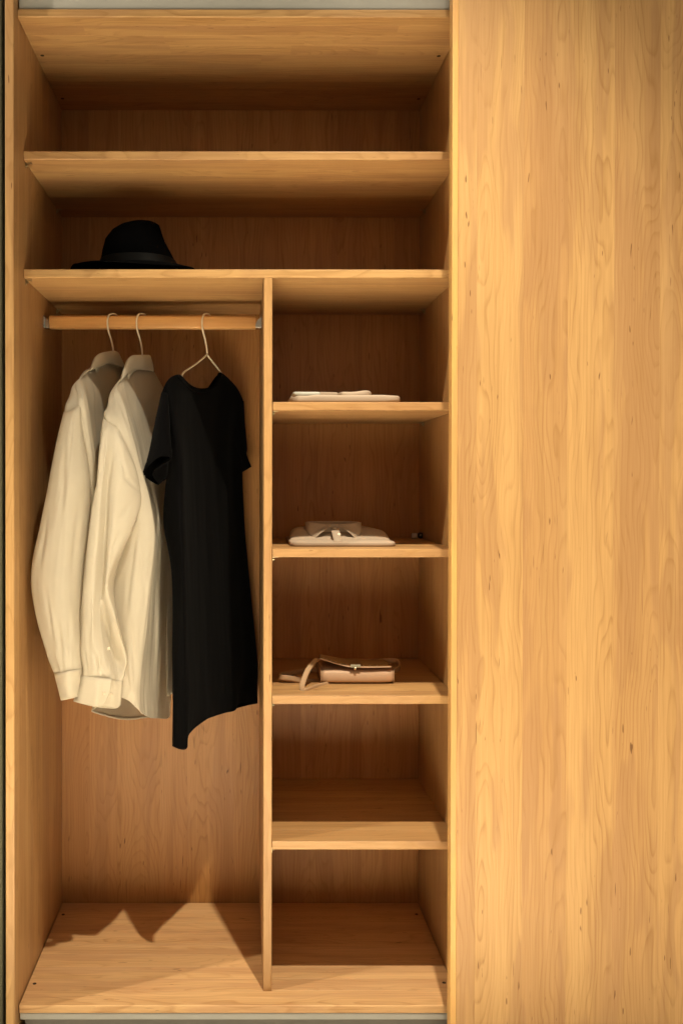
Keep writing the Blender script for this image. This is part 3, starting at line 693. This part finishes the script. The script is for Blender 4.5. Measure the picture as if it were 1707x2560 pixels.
# standing collar: a band round the neck with two leaves that meet at the button
cy = .315; col = []
cw = (z5(866, 1320, .27).x - z5(424, 1320, .27).x)/2
zc0, zc1 = zB+.030, z5(640, 1269, .30).z
G = []
for j in range(8):
    t = j/7; row = []
    for i in range(80):
        an = i/80*2*pi - pi/2; ca, sa = math.cos(an), math.sin(an)
        row.append(Vector((xm + cw*(.93+.05*t*0)*math.copysign(abs(ca)**.6, ca), cy + (.055 if sa > 0 else .045)*math.copysign(abs(sa)**.8, sa), zc0 + (zc1-zc0)*t*(1 - .16*max(0, -sa)**6*1.0))))
    G.append(row)
cb = grid_mesh('collar', G, BLUSH, FB, True, .0012)
for s in (-1, 1):
    G = []
    for j in range(9):
        t = j/8; row = []
        for i in range(26):
            f = i/25; ang = -pi/2 + s*(.03 + f*1.5)
            ca, sa = math.cos(ang), math.sin(ang)
            P0 = Vector((xm + cw*math.copysign(abs(ca)**.6, ca), cy + .047*math.copysign(abs(sa)**.8, sa), zc1 - (.007*(1-f)**4)))
            drop = (.026 + .012*max(0, 1-abs(f-.30)/.30) - .011*max(0, 1-f/.14))
            o = Vector((s*.010*t*(1-f), -.006 - .013*t*(1-f*.5), 0))
            row.append(P0 + o*min(1, t*1.5) + Vector((s*.012*t*max(0, 1-f/.3), 0, -drop*t + .0015*math.sin(t*pi))))
        G.append(row)
    grid_mesh('collar_leaf', G, BLUSH, FB, False, .0013)
bp = z5(646, 1333, .235); button(Vector((xm, cy-.0535, bp.z)), (0, -1, .15), .0055, FB)
ribbon('placket', [(xm, cy-.046, zc0+.012), (xm, cy-.050, zB+.0395), (xm, .240, zB+.0315), (xm, .200, zB+.0188), (xm, .1835, zB+.0130), (xm, .1825, zB+.0105)], .020, BLUSH, FB, (1, 0, 0), 30, .0012)
button(Vector((xm+.006, .222, zB+.0275)), (0, -.75, .6), .0050, FB)

# ---------------------------------------------------------------- shoulder bag
def leather(name, col, rough, her=False):
    t = NT(name); x, y, z = t.obj(); n = t.noise(t.comb(x, y, z), 500, 3.0); b = t.noise(t.comb(x, y, z), 18, 2.0)
    c = t.mix(b, tuple(k*.88 for k in col), tuple(k*1.06 for k in col)); hgt = n
    if her:
        w = t.math('PINGPONG', t.math('ADD', x, 10.0), .030)
        s = t.math('SINE', t.math('MULTIPLY', t.math('ADD', w, t.math('MULTIPLY', z, 1.3)), 1500.0))
        hgt = t.math('ADD', t.math('MULTIPLY', s, .9), n)
    t.bump(hgt, .35, .0006)
    return t.fin(c, rough, 0, .45)
TAN = leather("tan_leather", (.70, .48, .33), .42, True)
STRAPM = leather("strap_leather", (.47, .31, .18), .5)
FLAPM = leather("flap_suede", (.34, .20, .075), .8)
THREAD = simple("pale_thread", (.62, .50, .34), .8)
BG = empty('shoulder_bag'); tag(BG, "small tan leather shoulder bag with silver clasp and looped strap", "bag")
def zb(x, y, Y): return at(660+.22959*x, 1600+.22959*y, Y)
zC = .6866
bx0, bx1 = zb(628, 400, .225).x, zb(1416, 400, .225).x
# body: soft box with a rolled bottom edge facing out
n = 34; G = []
for i in range(21):
    f = i/20; x = bx0 + (bx1-bx0)*f; e = abs(f-.5)*2; sh = 1 - .10*e**6; row = []
    for k in range(n):
        an = k/n*2*pi; ca, sa = math.cos(an), math.sin(an)
        yy = math.copysign(abs(ca)**.42, ca)*.062; zz = math.copysign(abs(sa)**.36, sa)*.0178
        row.append(Vector((x, .286 + yy*sh, zC + .0186 + zz*sh - .0012*math.sin(f*pi)*(sa > 0))))
    G.append(row)
G = [[sum(G[0], Vector())/n]*n] + G + [[sum(G[-1], Vector())/n]*n]
bb = grid_mesh('body', G, TAN, BG, True, 0)
for xx, s in ((bx0, -1), (bx1, 1)):
    ring = [Vector((xx + s*.0006, .286 + math.copysign(abs(math.cos(a))**.42, math.cos(a))*.0585, zC+.0186 + math.copysign(abs(math.sin(a))**.36, math.sin(a))*.0172)) for a in [k/40*2*pi for k in range(41)]]
    tube('edge_piping', ring, .0011, STRAPM, BG, 80, 6)
# flap lifted along the left, with stitched rim
fe = [zb(612, 200, .240), zb(690, 222, .235), zb(800, 258, .229), zb(930, 288, .223), zb(1060, 294, .221), zb(1220, 294, .222), zb(1386, 290, .225)]
FE = spline(fe, 40); G = []
for i in range(40):
    f = i/39; back = Vector((bx0 + (bx1-bx0)*(.03+.94*f), .346, zC+.036+.012*(1-f)**2)); row = []
    for k in range(9):
        t = k/8; p = FE[i].lerp(back, t); p.z += .006*math.sin(t*pi)*(.4+.6*(1-f)); row.append(p)
    G.append(row)
fl = grid_mesh('flap', G, FLAPM, BG, False, .0026)
tube('flap_edge', [p + Vector((0, -.0006, 0)) for p in FE], .0016, TAN, fl, 60, 6)
for i in range(3, 39, 3):
    q = FE[i].lerp(G[i][8], .07) + Vector((0, 0, .0030)); box('stitch', (0, 0, 0), (.0030, .0009, .0008), THREAD, fl, 0).location = q
cl = empty('clasp', BG, (0, 0, 0)); p0, p1 = zb(944, 299, .2185), zb(1054, 264, .2185)
box('plate', (p0.x, .2165, p0.z), (p1.x, .2195, p1.z), simple("satin_nickel", (.66, .64, .52), .35, 1.0, .5, .05, 200), cl, .0008)
pp = zb(996, 306, .218)
bm = bmesh.new(); bmesh.ops.create_cone(bm, cap_ends=True, segments=14, radius1=.0032, radius2=.0026, depth=.005); me = bpy.data.meshes.new('post'); bm.to_mesh(me); bm.free()
po = link('post', me, STEEL, cl, (pp.x, .2180, pp.z)); po.rotation_euler = (pi/2*.25, 0, 0)
W_ = .0135
ribbon('strap', [zb(640, 215, .32), zb(600, 205, .275), zb(560, 222, .245), zb(490, 310, .215), zb(440, 420, .19), zb(418, 500, .170), zb(425, 540, .152), zb(455, 553, .148), zb(510, 535, .160), zb(590, 505, .190), zb(690, 482, .225), zb(760, 470, .250)], W_, STRAPM, BG,
       [(.75, .1, -.25), (.75, .1, -.25), (.8, .2, -.3), (.9, .1, -.2), (.95, .1, -.15), (.95, .1, .1), (.8, .1, .6), (.2, .1, 1), (.0, 0, 1), (0, .2, 1), (0, .5, 1), (0, 1, .3)], 90, .0020)
ribbon('strap', [zb(640, 330, .36), zb(520, 320, .37), zb(400, 345, .36), zb(290, 365, .33), zb(200, 380, .285), zb(168, 405, .25), zb(200, 408, .238), zb(300, 418, .238), zb(420, 440, .245), zb(520, 452, .262), zb(640, 456, .29)], W_, STRAPM, BG, (0, .12, 1), 80, .0020)
ribbon('strap', [zb(1240, 250, .362), zb(1300, 232, .375), zb(1370, 222, .385), zb(1440, 228, .375), zb(1480, 262, .345), zb(1470, 305, .315), zb(1430, 325, .298), zb(1395, 345, .29)], W_, STRAPM, BG, (0, .15, 1), 60, .0020)
